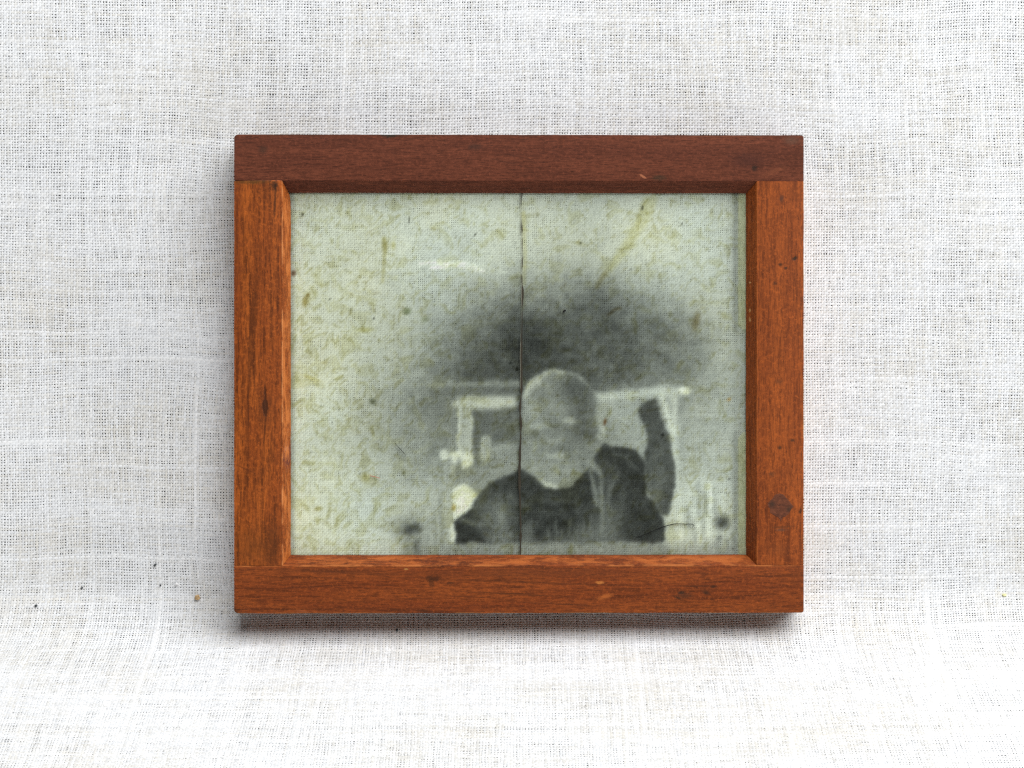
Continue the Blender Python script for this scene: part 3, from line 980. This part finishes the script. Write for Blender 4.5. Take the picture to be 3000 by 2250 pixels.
# the crack: a thin uneven dark seam with a lifted pale lip
def seam(name, pts, w, dx, z, mat, parent, seed, gaps=0.0):
    P = np.array([zf(*p) for p in pts])
    d = np.concatenate([[0], np.cumsum(np.hypot(*np.diff(P, axis=0).T))])
    s = np.arange(0, d[-1], 4.0)
    X = np.interp(s, d, P[:, 0]) + dx + 0.7 * vnoise(s / 14, s * 0, seed) + 0.35 * vnoise(s / 70, s * 0, seed + 1)
    Y = np.interp(s, d, P[:, 1])
    W = w * (0.62 + 0.75 * vnoise(s / 18, s * 0, seed + 2) + gaps * np.clip(s / 900 - 0.35, -0.4, 0.5))
    W = np.clip(W, 0.12, None)
    rows = []
    for q, h in ((-1, 0), (0, 0.00005), (1, 0)):
        rows.append(np.stack([((X + q * W - 1500) * k_ - 20) * PX, (670.5 - (Y - 1125) * k_) * PX, z + h + 0 * X], -1))
    o = bpy.data.objects.new(name, grid_mesh(name, np.stack(rows, 1)))
    o.data.materials.append(mat)
    return link(o, parent)


crk = [(1053, -2), (1047, 60), (1052, 200), (1056, 290), (1050, 380), (1055, 450), (1052, 600), (1049, 760), (1050, 900), (1046, 950), (1043, 1000),
       (1047, 1060), (1044, 1150), (1040, 1300), (1045, 1480), (1044, 1668)]
seam('crack', crk, 2.3, 0, ZP + 0.00016, plain_mat('crack_dark', (0.045, 0.038, 0.028), .9, .05), neg_root, 500, 1.0)
seam('crack_lip', crk[:9], 1.0, -3.2, ZP + 0.00014, plain_mat('crack_lip_pale', (0.17, 0.165, 0.13), .9, .05), neg_root, 500)
# pale strips left along the right edge
k = NT('edge_strip_film')
d1 = k.n('ShaderNodeBsdfDiffuse')
d1.inputs[0].default_value = (0.66, 0.67, 0.46, 1)
t1 = k.n('ShaderNodeBsdfTransparent')
t1.inputs[0].default_value = (0.96, 0.97, 0.84, 1)
ms = k.n('ShaderNodeMixShader')
tc = k.n('ShaderNodeTexCoord')
k.l(k.ramp(k.noise(tc.outputs['Object'], (900, 300, 900), 3), -0.1, 2.0), ms.inputs[0])
k.l(t1.outputs[0], ms.inputs[1])
k.l(d1.outputs[0], ms.inputs[2])
k.l(ms.outputs[0], k.out.inputs[0])
strip_mat = k.m
for (ya, yb2) in ((556, 968), (1266, 1632)):
    S = np.arange(ya, yb2, 6.0)
    xl = 2163 + 0.9 * vnoise(S / 30, S * 0, 520)
    endf = np.clip((S - ya) / 18, 0, 1) if ya > 1000 else np.clip((yb2 - S) / 18, 0, 1)
    xl = xl + (1 - endf) * 14
    rows = []
    for q, h in ((0, 0.00004), (0.06, 0.00022), (0.5, 0.00026), (1, 0.00024)):
        X = xl + (2194 - xl) * q
        rows.append(np.stack([((X - 1500) * k_ - 20) * PX, (670.5 - (S - 1125) * k_) * PX, ZP + h + 0 * X], -1))
    o = bpy.data.objects.new('edge_strip', grid_mesh('edge_strip', np.stack(rows, 1)))
    o.data.materials.append(strip_mat)
    link(o, neg_root)

# ------------------------------------------------------------------ finer cloth behind the negative
back_root = bpy.data.objects.new('backing_cloth', None)
back_root.empty_display_size = 0.02
link(back_root)
back_root.matrix_world = FM
tag(back_root, 'finely woven white cloth showing through the negative inside the frame', 'cloth')
ZB = ZP - 0.00040
bp = 0.00057


def flat(x, t, z):
    return np.stack([x + 0 * t, t + 0 * x, ZB + z + 0 * x], -1)


bx0, by1 = loc(836, 552, DP)
bx1, by0 = loc(2202, 1642, DP)
V, Q, C = weave(np.arange(bx0, bx1, bp), np.arange(by0, by1, bp), bp, flat, 211, 0.00005, (0.78, 0.78, 0.77), (0.72, 0.71, 0.68), 1.16, 0.002, 0.6)
o = bpy.data.objects.new('weave_threads', raw_mesh('weave_threads', V, Q, C))
o.data.materials.append(thread_mat('backing_thread'))
o['kind'] = 'stuff'
link(o, back_root)
del V, Q, C
gx, gt = np.meshgrid(np.linspace(bx0 - .002, bx1 + .002, 20), np.linspace(by0 - .002, by1 + .002, 16), indexing='ij')
o = bpy.data.objects.new('under_layer', grid_mesh('under_layer', flat(gx, gt, -0.0003)))
o.data.materials.append(plain_mat('backing_under', (0.10, 0.11, 0.11), .9, .1, .2, 900))
link(o, back_root)


# ------------------------------------------------------------------ hairs and crumbs
def hair(name, pts, rad, mat, label, cat, lift=0.00025):
    """thin curved fibre lying on the negative (drawing units)"""
    P = []
    for (x, y) in pts:
        px, py = zf(x, y)
        P.append((((px - 1500) * k_ - 20) * PX, (670.5 - (py - 1125) * k_) * PX, ZP + lift))
    P = np.array(P)
    t = np.linspace(0, len(P) - 1, 6 * len(P))
    i = np.clip(t.astype(int), 0, len(P) - 2)
    f = (t - i)[:, None]
    p0, p1, p2, p3 = P[np.maximum(i - 1, 0)], P[i], P[i + 1], P[np.minimum(i + 2, len(P) - 1)]
    S = 0.5 * (2 * p1 + (p2 - p0) * f + (2 * p0 - 5 * p1 + 4 * p2 - p3) * f ** 2 + (3 * p1 - p0 - 3 * p2 + p3) * f ** 3)
    S[:, 2] += 0.00006 * np.sin(np.linspace(0, 9, len(S)))
    d = np.gradient(S, axis=0)
    d /= np.linalg.norm(d, axis=1)[:, None] + 1e-12
    side = np.stack([-d[:, 1], d[:, 0], 0 * d[:, 0]], -1)
    up = np.array([0, 0, 1.0])
    tap = rad * (0.45 + 0.55 * np.sin(np.linspace(0.25, math.pi - 0.25, len(S))))[:, None]
    rings = [S + tap * (math.cos(a) * side + math.sin(a) * up) for a in np.linspace(0, 2 * math.pi, 7)]
    o = bpy.data.objects.new(name, grid_mesh(name, np.stack(rings, 1)))
    o.data.materials.append(mat)
    link(o)
    o.matrix_world = FM
    return tag(o, label, cat)


hair_mat = plain_mat('dark_hair', (0.014, 0.014, 0.014), .9, .03)
hair('hair', [(1570, 1574), (1620, 1556), (1680, 1530), (1730, 1515), (1755, 1512), (1790, 1513), (1828, 1514), (1829, 1526)], 0.00013, hair_mat,
     'long dark bent hair on the negative over the dark sleeve at lower right', 'hair')
hair('hair', [(475, 1146), (500, 1172), (526, 1202)], 0.00008, hair_mat, 'short straight dark hair on the pale left half of the negative', 'hair')
hair('fibre', [(360, 1292), (380, 1296), (408, 1304)], 0.00008, plain_mat('red_fibre', (0.45, 0.10, 0.08), .7, .2),
     'tiny red fibre on the pale lower left of the negative', 'fibre')


def lump(name, r, mat, label, cat, seed, mw, squash=(1, 1, 1), ang=0.0):
    bm = bmesh.new()
    bmesh.ops.create_icosphere(bm, subdivisions=2, radius=1)
    q = np.random.default_rng(seed)
    o3 = q.uniform(0, 50, 3)
    for v in bm.verts:
        c = np.array(v.co)
        f = 1 + 0.38 * float(vnoise(c[0] * 1.4 + o3[0], c[1] * 1.4 + c[2] * 0.9 + o3[1], seed))
        v.co = Vector((c[0] * squash[0] * f, c[1] * squash[1] * f, c[2] * squash[2] * f)) * r * 0.85
    me = bpy.data.meshes.new(name)
    bm.to_mesh(me)
    bm.free()
    me.materials.append(mat)
    o = link(bpy.data.objects.new(name, me))
    o.matrix_world = mw @ Matrix.Rotation(ang, 4, 'Z')
    return tag(o, label, cat)


lx, ly = ((zf(1243, 545)[0] - 1500) * k_ - 20) * PX, (670.5 - (zf(1243, 545)[1] - 1125) * k_) * PX
lump('dust_fleck', 0.0006, hair_mat, 'black oval fleck on the negative above the child\'s head', 'fleck', 3,
     FM @ Matrix.Translation((lx, ly, ZP + 0.0002)), (1.25, .62, .3), R(32))


def on_cloth(px, py, lift):
    """where the photograph's point meets the cloth"""
    tt = np.linspace(-0.15, 0.22, 4000)
    inv = cam.matrix_world.inverted()
    x = 0.0
    for _ in range(6):
        P = cloth(np.full_like(tt, x), tt, lift)
        A = np.array(inv)
        Cc_ = P @ A[:3, :3].T + A[:3, 3]
        fpx = DIST / PX
        v = 1125 - Cc_[:, 1] / -Cc_[:, 2] * fpx
        i = int(np.argmin(np.abs(v - py)))
        x = (px - 1500) / fpx * -Cc_[i, 2] + cam_pos.x
    a, b = cloth(np.array([x]), np.array([tt[i]]), lift)[0], cloth(np.array([x]), np.array([tt[i] + .001]), lift)[0]
    along = Vector(b - a).normalized()
    nrm = XA.cross(along)
    M = Matrix((XA, along, nrm)).transposed().to_4x4()
    return Matrix.Translation(Vector(a)) @ M


crumb_mat = plain_mat('tan_crumb', (0.48, 0.32, 0.16), .8, .3, .25, 1500)
grit_mat = plain_mat('dark_grit', (0.06, 0.066, 0.07), .8, .2)
lump('crumb', 0.0009, crumb_mat, 'tan crumb on the linen beside the lower left corner of the frame', 'crumb', 21, on_cloth(579, 1750, .0005), (1.25, .9, .55), R(12))
lump('chip', 0.0006, plain_mat('white_chip', (0.8, 0.8, 0.8), .4, .5), 'tiny bright white chip on the linen just up and left of the tan crumb', 'chip', 22,
     on_cloth(517, 1711, .0004), (1.2, .8, .6), R(30))
for i, (px, py, r, lab) in enumerate((
        (106, 1774, .0005, 'dark round speck on the linen nearest the left edge of the photo'),
        (240, 1722, .00045, 'dark speck on the linen, up and right of the round speck near the left edge'),
        (454, 1655, .00055, 'bluish dark speck on the linen, highest of the specks left of the frame'),
        (470, 1715, .00035, 'very small dark speck on the linen, left neighbour of the white chip'),
        (1163, 1845, .0005, 'dark speck on the linen in front of the frame\'s bottom rail'))):
    lump('speck', r, grit_mat, lab, 'speck', 40 + i, on_cloth(px, py, .0004), (1.1, .85, .6), R(25 * i))
lump('crumb', 0.0006, plain_mat('yellow_crumb', (0.72, 0.70, 0.38), .7, .3), 'pale yellow crumb on the linen near the right edge of the photo', 'crumb', 61,
     on_cloth(2942, 1742, .0003), (1.5, .8, .5), 0)
